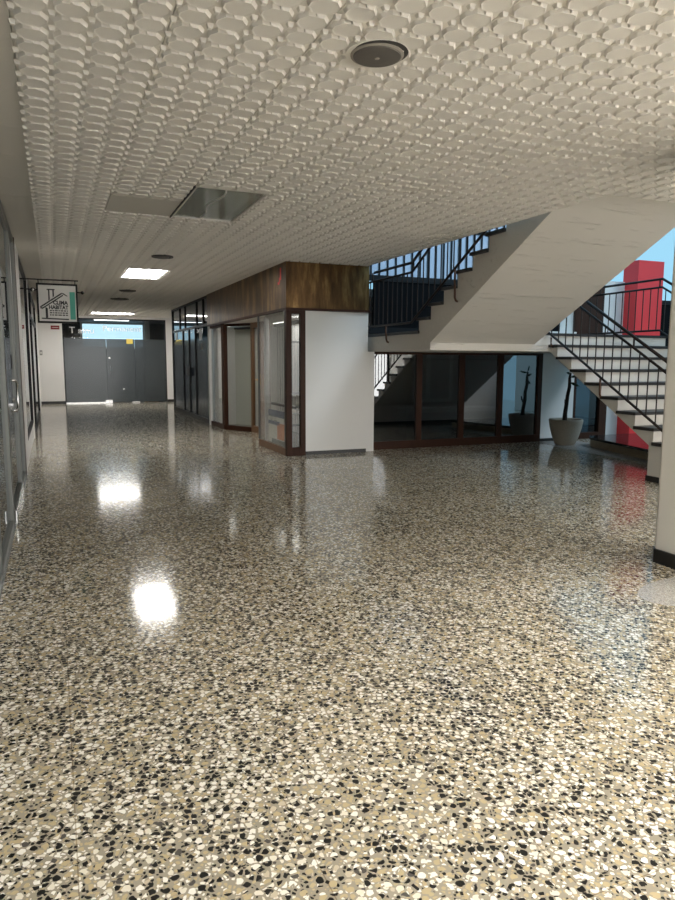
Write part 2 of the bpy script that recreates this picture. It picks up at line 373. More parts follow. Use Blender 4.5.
M['lampnear'] = emat('near_lamp_diffuser_lit', (1,.975,.93), 16)
for k, (xa, ya) in enumerate(((1.19,.2),(1.19,-1.5),(1.19,-2.8))):  # the two behind the camera are extras, added for overall brightness
    lamp(xa, xa+1.29, ya, ya+.64, ('lit panel lamp above the camera','first added lit panel lamp behind the camera','second added lit panel lamp behind the camera')[k], M['lampnear'])
for xa in (5.2, 7.4):  # invented lamps out of view, lighting the floor so the ceiling brightens
    for ya in (-2.6,-.6,1.4):
        lamp(xa, xa+.64, ya, ya+1.29, 'added unseen lit panel lamp in the side hall ceiling', M['lampnear'], 'added side hall lamps')
t = thing('ceiling_speaker', 'round grey speaker tilted out of the ceiling', 'speaker', (1.50, 3.13, H))
build('grille', MB().lathe((1.50,3.13,H), [(.118,-.024),(.112,-.031),(.06,-.035),(.0001,-.036)], 48), M['spk'], t, smooth=False)
build('ring', MB().lathe((1.50,3.13,H), [(.128,-.012),(.128,-.024),(.117,-.028),(.112,-.024)], 48), M['spkring'], t)
build('cut_edge', MB().lathe((1.50,3.13,H), [(.152,-.0),(.152,-.0198),(.10,-.0198)], 40), M['ceil'], t)
build('gap', MB().lathe((1.505,3.105,H), [(.132,-.0199),(.132,-.0206),(.10,-.0206)], 40), M['vent'], t)
build('badge', MB().lathe((1.50,3.13,H), [(.013,-.034),(.011,-.038),(.001,-.038)], 20), M['spkring'], t)
def vent(cx, cy, w, label):
    t = thing('ceiling_vent', label, 'vent', (cx, cy, H), 'dark round vents along the corridor ceiling')
    build('rim', MB().lathe((cx,cy,H), [(w/2,-.012),(w/2,-.032),(w/2-.03,-.036),(w/2-.04,-.02)], 32), M['vent'], t)
    build('disc', MB().lathe((cx,cy,H), [(w/2-.06,-.03),(w/2-.07,-.045),(.001,-.048)], 32), M['spk'], t)
vent(1.50, 10.05, .30, 'dark ceiling vent between the unlit lamp and the lit square lamp')
vent(1.53, 15.2, .34, 'dark ceiling vent just behind the lit square lamp')
vent(1.55, 17.3, .42, 'dark ceiling vent nearest the long far lamp')

# ------------------------------------------------------------------ walls that close the place
struct('wall_rear', B(-4, 9.3, -3.8, -3.6, 0, 3.05), M['white'], 'white wall behind the camera', 'wall')
struct('wall_right', MB().box(9.25, 9.35, -3.8, 4.75, 0, 3.05).box(9.55, 9.65, 4.75, 6.9, 0, 4.0).box(13, 13.1, 3, 11, 0, 3.2), M['white'], 'white wall of the side hall', 'wall')
for i in range(6):  # made-up glowing windows, never in view, that lift the walls and ceiling
    xa = -.2+1.55*i
    w = tag(build('window_%d' % (11+i), MB().box(xa,xa+.07,-3.6,-3.54,.1,2.75).box(xa+1.38,xa+1.45,-3.6,-3.54,.1,2.75).box(xa+.07,xa+1.38,-3.6,-3.54,2.68,2.75).box(xa+.07,xa+1.38,-3.6,-3.54,.1,.2), M['dframe']), 'added unseen glowing window behind the camera', 'window', None, 'structure')
    build('pane', B(xa+.07,xa+1.38,-3.59,-3.58,.2,2.68), M['fillrear'], w)
for i in range(2):  # unseen glowing windows added to light the ceiling from the right
    ya = -3.3+2.7*i
    w = tag(build('window_%d' % (21+i), frame_x(MB(), 9.22, .06, ya, ya+2.5, .1, 2.7, .06), M['dframe']), 'added unseen glowing window in the side hall', 'window', None, 'structure')
    build('pane', B(9.21,9.22,ya+.06,ya+2.44,.16,2.64), M['fillside'], w)
# left shops: interior behind the glass
li = MB().box(-3.6,-3.5,-7,24.5,0,3.05).box(-3.5,-.45,-.05,.05,0,3.02).box(-3.5,-.45,9.6,9.7,0,3.02).box(-3.5,-.45,14.0,14.1,0,3.02).box(-3.5,-.45,20.0,20.1,0,3.02)
struct('wall_left', li, M['grey'], 'grey partitions of the shops behind the left glass fronts', 'wall')
struct('ceiling_shop', B(-3.5,-.40,-7,24.4,2.96,3.0), M['strip'], 'plain ceiling of the left shops', 'ceiling')

# ------------------------------------------------------------------ left glass fronts, X = -0.4
XL = -.40
# near fixed panes
def glassbay(name, ya, yb, za, zb, fm, gm, label, e=.05, cat='window', t=.06):
    o = tag(build(name, frame_x(MB(), XL, t, ya, yb, za, zb, e), M[fm], None, .003), label, cat, None, 'structure')
    build('pane', B(XL-.006,XL+.006,ya+e,yb-e,za+e,zb-e), M[gm], o); return o
glassbay('window_1', -2.0, 1.6, 0, 2.9, 'alu', 'doorglass', 'aluminium framed glass shopfront beside the camera')
glassbay('window_2', 1.6, 4.9, 0, 2.9, 'alu', 'doorglass', 'nearest aluminium framed glass pane on the left')
d1 = glassbay('door_1', 4.9, 6.45, 0, 2.9, 'alu', 'doorglass', 'aluminium framed fixed glass leaf next to the door with the bow handle', .07, 'door')
d2 = glassbay('door_2', 6.45, 8.35, 0, 2.9, 'alu', 'doorglass', 'aluminium glass door with a steel bow handle on the left', .09, 'door')
h = build('handle', MB().tube([(XL+.03,6.98,.98),(XL+.07,7.0,.98),(XL+.085,7.03,1.0),(XL+.085,7.03,1.24),(XL+.07,7.0,1.26),(XL+.03,6.98,1.26)], .013, 10), M['steel'], d2, smooth=True)
build('lock_plate', B(XL+.03,XL+.042,7.25,7.33,1.36,1.50), M['dframe'], d2, .002)
build('lock', MB().tube([(XL+.03,7.24,1.07),(XL+.05,7.24,1.07)], .022, 14), M['steel'], d2)
build('hinge', MB().tube([(XL+.045,6.47,.03),(XL+.045,6.47,.14)], .018, 12), M['steel'], d2)
build('kick_rail', B(XL+.031,XL+.04,6.5,8.3,.02,.10), M['steel'], d2)
glassbay('window_3', 8.35, 9.35, 0, 2.9, 'alu', 'doorglass', 'narrow glass pane between the aluminium door and the white jamb', .05)
struct('trim_2', B(XL-.05,XL+.035,9.35,9.43,0,2.92), M['brown'], 'dark brown strip beside the white jamb', 'door trim')
struct('trim_3', B(XL-.10,XL+.03,9.43,10.55,0,2.92), M['white'], 'white plastered jamb between the left shops', 'jamb', bevel=.004)
struct('trim_4', B(XL-.10,XL+.02,10.55,13.7,0,.30), M['white'], 'white plinth under the left shop window', 'plinth')
glassbay('window_4', 10.55, 13.7, .30, 2.9, 'dframe', 'doorglass', 'shop window above the white plinth on the left', .05)
struct('trim_5', B(XL-.10,XL+.04,13.7,13.95,0,2.92), M['white'], 'narrow white post beyond the left shop window', 'post', bevel=.004)
w = glassbay('window_5', 13.95, 16.1, 0, 2.9, 'dframe', 'doorglass', 'black framed glass front beneath the hanging sign', .05)
build('transom', B(XL-.03,XL+.03,14.0,16.05,2.30,2.37), M['dframe'], w)
w = glassbay('window_6', 16.1, 20.4, 0, 2.9, 'dframe', 'doorglass', 'farthest black framed glass front on the left', .07)
build('transom', B(XL-.03,XL+.03,16.17,20.33,2.30,2.37), M['dframe'], w)
struct('baseboard_left', MB().box(XL-.02,XL+.045,-2,9.35,0,.02), M['steel'], 'steel floor track under the left glass doors', 'floor track')
struct('wall_corridor', B(XL-.1,XL+.0,20.4,24.4,0,2.92), M['white'], 'short white wall at the far left end', 'wall')

# ------------------------------------------------------------------ far end, Y = 24.4
YB = 24.4
DX0, DX1 = .34, 3.68
wb = MB().box(-.5, DX0, YB, YB+.15, 0, H).box(DX1, 6.0, YB, YB+.15, 0, H).box(DX0, DX1, YB, YB+.15, 2.83, H)
struct('wall_back', wb, M['white'], 'white end wall around the frosted glass door', 'wall')
struct('baseboard_back', MB().box(-.4,DX0,YB-.02,YB,0,.09).box(DX1,3.95,YB-.02,YB,0,.09), M['black'], 'black skirting of the end wall', 'skirting')
d = tag(build('door_3', MB().box(DX0,DX0+.03,YB+.02,YB+.08,0,2.83).box(DX1-.03,DX1,YB+.02,YB+.08,0,2.83).box(DX0+.03,DX1-.03,YB+.02,YB+.08,2.79,2.83), M['dframe']),
        'grey frosted glass door front at the end of the corridor', 'door', None, 'structure')
xs = [DX0+.03, 1.70, 2.62, DX1-.03]
for i in range(3):
    p = build('pane', B(xs[i]+.004, xs[i+1]-.004, YB+.045, YB+.057, .02, 2.16), M['film'], d)
build('transom_pane', B(DX0+.03, DX1-.03, YB+.045, YB+.057, 2.18, 2.79), M['glass'], d)
build('fitting', B(1.62,1.84,YB+.03,YB+.07,.0,.10), M['steel'], d); build('fitting', B(2.50,2.74,YB+.03,YB+.07,.0,.04), M['steel'], d)
build('bottom_rail', B(DX0+.03,1.62,YB+.03,YB+.07,0,.035), M['steel'], d)
hd = build('handle', MB().tube([(1.80,YB+.045,1.22),(1.80,YB-.02,1.22),(1.80,YB-.02,.98),(1.80,YB+.045,.98)], .018, 8), M['steel'], d)
build('lock', MB().tube([(1.79,YB+.045,1.52),(1.79,YB+.01,1.52)], .03, 12), M['steel'], d); build('lock', MB().tube([(2.22,YB+.045,.47),(2.22,YB+.01,.47)], .028, 12), M['steel'], d)
tag(build('warning_sticker', MB().box(2.36,2.57,YB+.030,YB+.044,2.00,2.17), M['yellow']), 'small yellow sticker at the top of the frosted door', 'sticker')
# back room
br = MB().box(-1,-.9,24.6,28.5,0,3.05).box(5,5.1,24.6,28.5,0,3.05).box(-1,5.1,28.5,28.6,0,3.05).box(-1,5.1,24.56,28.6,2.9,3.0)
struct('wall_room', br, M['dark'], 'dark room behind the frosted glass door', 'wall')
wn = tag(build('window_7', MB().box(1.05,1.12,28.38,28.46,1.9,2.9).box(3.38,3.45,28.38,28.46,1.9,2.9).box(1.12,3.38,28.38,28.46,2.84,2.9).box(1.12,3.38,28.38,28.46,1.9,1.96), M['sign']), 'daylit blind seen above the frosted door', 'window', None, 'structure')
build('blind', B(1.12,3.38,28.41,28.43,1.96,2.84), M['daywin'], wn)
for i, (xa, xb, zt) in enumerate(((.62,1.06,.92),(2.95,3.40,1.18))):
    lab = ('low brown cabinet seen dimly behind the left of the frosted door','taller brown cabinet seen dimly behind the right of the frosted door')[i]
    t = thing('cabinet', lab, 'cabinet', ((xa+xb)/2, 24.75, 0))
    build('body', B(xa,xb,24.62,24.95,0,zt), M['card'], t, .004); build('door', B(xa+.02,xb-.02,24.605,24.62,.05,zt-.04), M['card'], t)
t = thing('pillar', 'pale post in the dark room behind the transom', 'post', (3.2,25.6,0), None, 'structure'); build('shaft', B(3.12,3.28,25.5,25.7,0,2.9), M['grey'], t)
t = thing('room_fill_lamp', 'fill lamp added in the room behind the frosted door', 'lamp', (2.0,25.6,2.88))  # put in so the cabinets show through the film
build('housing', B(1.4,2.6,25.4,25.8,2.85,2.89), M['sign'], t); build('diffuser', B(1.42,2.58,25.42,25.78,2.842,2.85), M['filldim'], t)
# red notice on the end wall
t = thing('wall_notice', 'small dark red notice high on the white end wall', 'notice', (.12, YB-.01, 2.48))
build('plate', B(.0,.26,YB-.012,YB,2.44,2.56), M['rednote'], t, .002); build('print', B(.03,.23,YB-.0135,YB-.012,2.49,2.51), M['pale'], t)
t = thing('light_switch', 'small switch at the left edge of the white end wall', 'switch', (-.33,YB-.01,1.65))
build('plate', B(-.37,-.29,YB-.012,YB,1.6,1.76), M['grey'], t, .002); build('rocker', B(-.35,-.31,YB-.02,YB-.012,1.65,1.71), M['sign'], t)

# ------------------------------------------------------------------ text
def text(s, size, name, mat, parent, origin, right, up, align='LEFT', ext=.0012, stretch=1, fit=None, bold=0):
    cu = bpy.data.curves.new(name, 'FONT'); cu.body = s; cu.size = size; cu.extrude = ext; cu.align_x = align; cu.resolution_u = 3; cu.offset = bold
    tmp = bpy.data.objects.new('tmp', cu); C.objects.link(tmp)
    dg = bpy.context.evaluated_depsgraph_get(); me = bpy.data.meshes.new_from_object(tmp.evaluated_get(dg))
    bpy.data.objects.remove(tmp); me.materials.clear(); me.materials.append(mat)
    if fit:
        xs_ = [v.co.x for v in me.vertices]; stretch = fit/(max(xs_)-min(xs_))
    r = Vector(right).normalized(); u = Vector(up).normalized(); nn = r.cross(u); off = wloc(parent); og = Vector(origin)
    for v in me.vertices:
        c = v.co.copy(); v.co = og + r*(c.x*stretch) + u*c.y + nn*c.z - off
    me.name = name; o = bpy.data.objects.new(name, me); C.objects.link(o); o.parent = parent; return o
text('T ainu', .30, 'lettering', M['whiteink'], d, (.55,YB+.03,2.33), (1,0,0), (0,0,1), stretch=1.05)
text('Permanent', .26, 'lettering', M['whiteink'], d, (1.6,YB+.03,2.42), (1,0,0), (0,0,1), stretch=1.1)

# ------------------------------------------------------------------ hanging shop sign
SY = 12.0
t = thing('hanging_sign', 'square white hanging shop sign with a house drawing and teal stripe', 'sign', (.12, SY, 2.34))
sx0, sx1, sz0, sz1 = -.185, .425, 2.035, 2.655
build('frame', MB().box(sx0,sx0+.028,SY-.05,SY+.05,sz0,sz1).box(sx1-.028,sx1,SY-.05,SY+.05,sz0,sz1).box(sx0+.028,sx1-.028,SY-.05,SY+.05,sz1-.028,sz1).box(sx0+.028,sx1-.028,SY-.05,SY+.05,sz0,sz0+.028), M['dframe'], t, .003)
build('panel', B(sx0+.028,sx1-.028,SY-.04,SY+.04,sz0+.028,sz1-.028), M['sign'], t)
f = SY-.042
def sp(u, v): return (sx0 + (sx1-sx0)*u, sz0 + (sz1-sz0)*v)      # 0..1 on the panel
def quad(mb, pts, y=f, th=.002):
    p = [sp(*q) for q in pts]; n = len(p)
    mb.add([(x,y-th,z) for x,z in p] + [(x,y,z) for x,z in p], [tuple(range(n)), tuple(range(n,2*n))[::-1]] + [(i,n+i,n+(i+1)%n,(i+1)%n) for i in range(n)])
q = MB(); quad(q, [(.80,.10),(.93,.10),(.93,.80),(.80,.80)]); build('teal_stripe', q, M['teal'], t)
q = MB()
quad(q, [(.28,.56),(.315,.59),(.315,.83),(.28,.83)]); quad(q, [(.385,.65),(.42,.68),(.42,.83),(.385,.83)]); quad(q, [(.25,.83),(.44,.83),(.44,.86),(.25,.86)])
quad(q, [(.08,.38),(.62,.745),(.605,.775),(.07,.41)]); quad(q, [(.12,.345),(.645,.70),(.63,.725),(.11,.372)]); quad(q, [(.62,.745),(.74,.68),(.745,.70),(.63,.775)])
quad(q, [(.08,.36),(.14,.36),(.14,.39),(.08,.39)])
quad(q, [(.20,.13),(.255,.13),(.255,.37),(.20,.40)]); quad(q, [(.10,.10),(.76,.085),(.76,.115),(.10,.13)])
build('house_drawing', q, M['ink'], t)
xa, za = sp(.745,.475); text('CLIMA', .082, 'lettering', M['ink'], t, (xa,f,za), (1,0,0), (0,0,1), 'RIGHT', fit=.222, bold=.0035)
xa, za = sp(.755,.355); text('HABITAT', .084, 'lettering', M['ink'], t, (xa,f,za), (1,0,0), (0,0,1), 'RIGHT', fit=.288, bold=.0035)
q = MB()
for v in (.30,.245,.19):
    u = .30
    while u < .73:
        L_ = random.uniform(.03,.09); quad(q, [(u,v),(min(u+L_,.74),v),(min(u+L_,.74),v+.028),(u,v+.028)]); u += L_+.018
build('small_print', q, M['ink'], t)
build('rod', MB().tube([(XL,SY,2.56),(.50,SY,2.53)], .010, 8), M['dframe'], t)
build('finial', MB().lathe((.50,SY,2.53), [(.006,-.028),(.024,-.016),(.03,0),(.024,.016),(.006,.028)], 14), M['dframe'], t, smooth=True)
build('finial', MB().lathe((-.235,SY,2.55), [(.008,-.04),(.034,-.022),(.042,0),(.034,.022),(.008,.04)], 14), M['steel'], t, smooth=True)
build('hanger', MB().box(XL,.44,SY-.02,SY+.02,2.705,2.722).box(-.16,-.145,SY-.01,SY+.01,2.65,2.71).box(.385,.40,SY-.01,SY+.01,2.65,2.71), M['dframe'], t)

# ------------------------------------------------------------------ dark glass shop front, X = 3.3
XD = 3.30
ye, y_ = 15.42, 20.5
m_ = MB().box(XD-.03,XD+.05,ye,ye+.06,0,2.92).box(XD-.03,XD+.05,y_-.06,y_,0,2.92).box(XD-.03,XD+.05,ye+.06,y_-.06,2.86,2.92).box(XD-.03,XD+.05,ye+.06,y_-.06,0,.10)
d = tag(build('door_4', m_, M['dframe']), 'tall dark grey glass shop front with black frames on the right of the corridor', 'door', None, 'structure')
build('transom', B(XD-.025,XD+.04,ye+.06,y_-.06,2.24,2.29), M['dframe'], d)
for yy in (17.08,17.93,18.80): build('mullion', B(XD-.025,XD+.04,yy-.025,yy+.025,.10,2.24), M['dframe'], d)
for yy in (16.1,16.88,18.45,19.25): build('mullion', B(XD-.025,XD+.04,yy-.022,yy+.022,2.29,2.86), M['dframe'], d)
ys = [ye+.06,17.055,17.105,17.905,17.955,18.775,18.825,y_-.06]
for a_, b_ in ((ye+.06,17.055),(17.105,17.905),(17.955,18.775),(18.825,y_-.06)):
    build('film_pane', B(XD+.0,XD+.012,a_,b_,.10,1.98), M['film'], d); build('clear_pane', B(XD+.0,XD+.012,a_,b_,1.98,2.24), M['dglass'], d)
build('upper_pane', B(XD+.0,XD+.012,ye+.06,y_-.06,2.29,2.86), M['dglass'], d)
build('lock_box', B(XD-.06,XD-.025,17.66,18.14,1.05,1.28), M['dframe'], d, .004)
for (ya, za, s, sh, lab) in ((16.45,1.93,.34,.24,'pale sticker on the dark glass near the top right pane'),(16.35,1.70,.24,.16,'smaller pale sticker below the larger one on the dark glass'),(19.9,2.03,.36,.20,'bright blue white sticker on the farthest dark pane')):
    tag(build('window_sticker', B(XD-.006,XD-.001,ya-s/2,ya+s/2,za,za+sh), M['sign'] if s > .3 else M['grey']), lab, 'sticker')
struct('wall_partition', MB().box(XD+.06,9,20.5,20.6,0,3.0).box(3.95,4.1,20.5,24.4,0,3.0).box(6.0,6.1,15.5,20.5,0,3.0).box(4.72,9.0,15.4,15.5,0,3.0), M['white'], 'white partition walls behind the shops on the right', 'wall')

# ------------------------------------------------------------------ corner kiosk shop
ZB = 2.235
XK, YK = 3.245, 9.80
fs = MB().box(XK-.005,4.60,YK-.01,YK+.06,ZB,H).box(XK-.005,XK+.065,YK+.06,15.42,ZB,H)
fascia = struct('trim_6', fs, M['bronze'], 'worn bronze brown fascia band above the corner shop', 'fascia', bevel=.003)
struct('trim_7', MB().box(XK-.015,4.61,YK-.02,YK+.06,ZB-.035,ZB).box(XK-.015,XK+.06,YK+.06,15.42,ZB-.035,ZB), M['brown'], 'dark brown strip under the fascia of the corner shop', 'strip')
struct('ceiling_kiosk', B(XK+.06,4.6,YK+.06,15.42,ZB-.02,ZB+.03), M['cream'], 'plain soffit of the corner shop entry', 'ceiling')
build('paint_mark', MB().prism([(3.2395,10.1),(3.2385,10.1),(3.2385,10.19),(3.2395,10.19)],2.60,2.64).prism([(3.2395,10.02),(3.2385,10.02),(3.2385,10.08),(3.2395,10.08)],2.66,2.84).prism([(3.2395,10.08),(3.2385,10.08),(3.2385,10.12),(3.2395,10.12)],2.62,2.70), M['red'], fascia)['label'] = 'red paint mark'
struct('wall_front', B(3.55,4.60,YK+.02,YK+.20,.06,ZB-.03), M['white'], 'white wall on the side of the corner shop', 'wall')
struct('baseboard_front', B(3.56,4.60,YK+.06,YK+.18,0,.06), M['black'], 'black recessed skirting under the white side wall', 'skirting')
# narrow bay on the front
ZT = ZB-.035
e = .085
w = tag(build('window_8', MB().box(XK,XK+e,YK,YK+.08,0,ZT).box(3.47,3.55,YK,YK+.08,0,ZT).box(XK+e,3.47,YK,YK+.08,0,.13).box(XK+e,3.47,YK,YK+.08,ZT-.05,ZT), M['brown'], None, .003), 'narrow brown framed window at the corner of the corner shop', 'window', None, 'structure')
build('pane', B(XK+e,3.47,YK+.035,YK+.045,.13,ZT-.05), M['glass'], w)
# side pane
Y1 = 11.35
w = tag(build('window_9', MB().box(XK,XK+.05,YK+.08,Y1,0,.11), M['brown2'], None, .003), 'tall shop window with blinds and a poster beside the brown corner post', 'window', None, 'structure')
build('edge_trim', MB().box(XK-.004,XK+.025,Y1-.022,Y1,.11,ZT).box(XK-.004,XK+.012,YK+.08,YK+.11,.11,ZT), M['alu'], w)
build('pane', B(XK+.012,XK+.022,YK+.11,Y1-.022,.11,ZT), M['glass'], w)
# recess of the entry
P0, P1, P2, P3 = (3.29,15.28), (3.33,14.20), (3.72,13.45), (3.80,12.55)
struct('trim_8', MB().box(3.245,3.31,15.28,15.42,0,ZT), M['white'], 'white post between the dark glass front and the corner shop', 'post', bevel=.004)
w = tag(build('window_10', MB().wallbox(P0,P1,.06,0,.10).wallbox(P1,P2,.06,0,.10).wallbox((3.325,14.28),(3.345,14.12),.08,.10,ZT).wallbox(P0,P1,.05,ZT-.05,ZT).wallbox(P1,P2,.05,ZT-.05,ZT), M['brown'], None, .003), 'angled brown framed windows beside the corner shop door', 'window', None, 'structure')
build('pane', MB().wallbox(P0,P1,.01,.10,ZT-.05), M['glass'], w); build('pane', MB().wallbox(P1,P2,.01,.10,ZT-.05), M['glass'], w)
d = tag(build('door_5', MB().wallbox(P2,(3.728,13.36),.06,0,ZT).wallbox((3.755,13.06),(3.775,12.85),.06,0,ZT).wallbox((3.728,13.36),(3.755,13.06),.06,0,.14).wallbox((3.728,13.36),(3.755,13.06),.06,ZT-.10,ZT).wallbox((3.775,12.85),P3,.06,0,ZT), M['brown2'], None, .003), 'brown wooden shop door in the recessed entry of the corner shop', 'door', None, 'structure')
build('pane', MB().wallbox((3.728,13.36),(3.755,13.06),.01,.14,ZT-.10), M['glass'], d)
build('handle', MB().tube([(3.745,12.93,1.08),(3.68,12.93,1.08),(3.68,13.05,1.08)], .014, 10), M['brass'], d)
build('lock_plate', B(3.722,3.735,12.90,12.98,.98,1.18), M['brass'], d)
# shop interior
ki = MB().box(4.55,4.60,YK+.2,15.4,0,2.9).box(3.36,4.55,15.3,15.36,0,2.2).wallbox(P3,(3.40,11.45),.03,0,ZT)
struct('wall_kiosk', ki, M['white'], 'white inner walls of the corner shop', 'wall')
t = thing('shop_fill_lamp', 'flat fill lamp added on the ceiling of the corner shop', 'lamp', (4.27,12.8,ZT))  # invented lamp that brightens the dark shop interior
build('housing', B(4.10,4.45,12.3,13.3,ZB-.045,ZB-.021), M['sign'], t); build('diffuser', B(4.12,4.43,12.32,13.28,ZB-.052,ZB-.045), M['fillshop'], t)
t = thing('vertical_blind', 'grey vertical blind inside the corner shop window', 'blind', (3.55,10.6,0))
build('head_rail', B(3.50,3.58,10.02,11.25,2.02,2.07), M['alu'], t)
build('bottom_rail', B(3.46,3.52,10.0,11.3,.70,.74), M['dframe'], t)
for i in range(9):
    yy = 10.07+.128*i
    build('slat', MB().wallbox((3.515,yy),(3.56,yy+.118),.004,.08,2.02), M['blind'], t)
t = thing('roller_blind', 'pale roller blind behind the angled entry window of the corner shop', 'blind', (3.75,14.1,0))
build('sheet', MB().wallbox((3.58,14.25),(3.93,13.58),.006,.10,2.1), M['blindpale'], t); build('tube', MB().tube([(3.58,14.25,2.12),(3.93,13.58,2.12)], .025, 10), M['alu'], t)
t = thing('shop_fill_lamp', 'small fill lamp added above the angled entry window of the corner shop', 'lamp', (3.55,14.3,ZT))  # extra lamp added to light the pale blind behind the pane
build('housing', B(3.42,3.62,14.35,14.85,ZB-.045,ZB-.021), M['sign'], t); build('diffuser', B(3.44,3.60,14.37,14.83,ZB-.052,ZB-.045), M['fillshop'], t)
t = thing('shop_poster', 'blue white and orange poster low in the corner shop window', 'poster', (3.29,10.4,.25))
X_ = 3.288
build('sheet', B(X_,X_+.004,10.02,10.90,.12,.66), M['pale'], t)
build('navy_band', B(X_-.002,X_,10.02,10.90,.55,.66), M['navy'], t); build('navy_band', B(X_-.002,X_,10.30,10.90,.42,.48), M['navy'], t)
build('orange_block', B(X_-.002,X_,10.02,10.42,.20,.46), M['orange'], t); build('grey_block', B(X_-.002,X_,10.02,10.72,.12,.19), M['grey'], t)
text('TU', .11, 'lettering', M['ink'], t, (X_-.001,10.86,.485), (0,-1,0), (0,0,1), stretch=1.5); text('LL', .11, 'lettering', M['ink'], t, (X_-.001,10.60,.485), (0,-1,0), (0,0,1), stretch=1.5)
t = thing('display_shelf', 'small shelf unit behind the narrow corner window', 'shelf', (3.45,9.95,0))
build('upright', B(3.345,3.365,9.98,10.0,.0,1.9), M['alu'], t)
for z in (.45,.62,.95,1.72): build('shelf', B(3.345,3.54,9.885,10.0,z,z+.025), M['grey'], t)
struct('trim_9', B(4.60,4.755,YK+.10,YK+.30,0,1.60), M['white'], 'narrow white post between the side wall and the dark shop glass', 'post', bevel=.003)

# ------------------------------------------------------------------ shop glass under the landing, Y = 10.05
YG = 10.06
bn = [4.78, 5.66, 6.50, 7.30, 8.12]
w = tag(build('window_31', MB().box(4.755,8.20,YG-.03,YG+.05,0,.13).box(4.755,8.20,YG-.03,YG+.05,1.56,1.60).box(8.10,8.20,YG-.03,YG+.05,.13,1.56).box(4.755,4.80,YG-.03,YG+.05,.13,1.56), M['brown'], None, .003), 'dark shop glazing with brown posts under the stair landing', 'window', None, 'structure')
for x in bn[1:4]: build('post', B(x-.05,x+.05,YG-.03,YG+.05,.13,1.56), M['brown'], w, .003)
edges = [4.80,5.61,5.71,6.45,6.55,7.25,7.35,8.10]
for i in range(4): build('pane', B(edges[2*i],edges[2*i+1],YG+.004,YG+.014,.13,1.56), M['stairglass'], w)
si = MB().box(4.6,4.72,10.12,15.4,0,2.6).box(8.9,9.0,10.3,15.4,0,2.6).box(4.6,9,13.5,13.6,0,2.6).box(4.6,9,10.3,13.6,2.5,2.62)
struct('wall_shop', si, M['grey'], 'dim inner walls of the shop under the landing', 'wall')
t = thing('shop_counter', 'low white counter seen through the dark glass under the landing', 'counter', (7.8,12.4,0))
build('top', B(6.6,8.85,12.2,12.8,.40,.48), M['white'], t); build('front', B(6.65,8.82,12.3,12.35,0,.40), M['grey'], t)
t = thing('partition_screen', 'white framed glass screen inside the shop under the landing', 'screen', (7.7,13.25,0))
build('frame', MB().box(7.30,7.36,13.2,13.28,.55,2.4).box(7.62,7.72,13.2,13.28,.55,2.4).box(8.22,8.30,13.2,13.28,.55,2.4).box(7.36,7.62,13.2,13.28,.55,.63).box(7.72,8.22,13.2,13.28,.55,.63), M['white'], t)
build('panel', B(7.36,8.22,13.23,13.24,.63,2.4), M['grey'], t); build('foot', B(7.3,8.3,13.2,13.28,0,.55), M['dframe'], t)
t = thing('shop_fill_lamp', 'fill lamp added inside the dim shop under the landing', 'lamp', (7.6,12.0,2.5))  # added so the counter and screen show through the dark glass
build('housing', B(7.2,8.0,11.7,12.0,2.44,2.49), M['sign'], t); build('diffuser', B(7.22,7.98,11.72,11.98,2.432,2.44), M['filldim'], t)

# ------------------------------------------------------------------ stairwell back and entrance side
WB = MB().box(8.20,8.96,10.06,10.26,0,2.0).box(8.66,8.96,10.16,10.26,2.0,5)
struct('wall_stair', WB, M['white'], 'white wall behind the planter', 'wall')
struct('baseboard_stair', B(8.20,8.93,10.04,10.06,0,.05), M['black'], 'black skirting behind the planter', 'skirting')
pw = tag(build('window_32', MB().box(4.62,8.66,10.16,10.22,1.9,2.0).box(4.62,8.66,10.15,10.23,2.74,2.83), M['dframe']), 'tall bluish stairwell glazing with thin dark bars', 'window', None, 'structure')
build('lower_panel', B(4.86,8.66,10.17,10.21,2.0,2.74), M['parapet'], pw)
build('pane', B(4.62,8.66,10.185,10.195,2.83,5.2), M['skyglass'], pw)
gm = MB()
for i in range(27): gm.box(4.66+.15*i-.008, 4.66+.15*i+.008, 10.16, 10.22, 2.83, 5.2)
build('glazing_bars', gm, M['dframe'], pw)
build('transom', B(4.62,8.66,10.16,10.22,3.6,3.66), M['dframe'], pw)
d = tag(build('door_6', MB().box(8.96,9.04,10.08,10.2,0,1.9).box(9.62,9.80,10.08,10.2,0,1.9).box(9.04,9.62,10.08,10.2,0,.12).box(8.96,9.80,10.08,10.2,1.8,1.9), M['brown'], None, .003), 'dark glass entrance door with a brown frame right of the planter', 'door', None, 'structure')
build('pane', B(9.04,9.62,10.13,10.14,.12,1.8), M['dglass'], d)
build('upper_board', B(8.96,9.62,10.10,10.2,1.9,2.95), M['brown'], d)
struct('wall_entrance', B(9.80,10.62,10.40,10.55,0,3.0), M['white'], 'white pier between the entrance door and the red pier', 'wall')
struct('wall_red', B(10.40,11.05,10.08,10.45,0,3.38), M['red'], 'tall red pier outside the entrance', 'pier')
o = tag(build('window_33', MB().box(11.35,11.42,10.5,10.56,0,2.7).box(12.4,12.47,10.5,10.56,0,2.7).box(11.42,12.4,10.5,10.56,2.62,2.7), M['dframe']), 'dark framed glazing right of the red pier', 'window', None, 'structure')
build('pane', B(11.42,12.4,10.52,10.54,0,2.62), M['parapet'], o)
# step platform at the entrance
t = thing('step_platform', 'low stone step platform with a dark polished top under the stairs', 'step', (9.8,8.4,0))
poly = [(8.52,9.08),(8.13,7.40),(8.13,7.2),(11.5,7.2),(11.5,9.3),(8.7,9.3)]
build('base', MB().prism(poly, 0, .125), M['platform_side'], t); build('top', MB().prism([(x-(.03 if x < 9 else 0), y) for x, y in poly], .125, .165), M['platform_top'], t, .003)

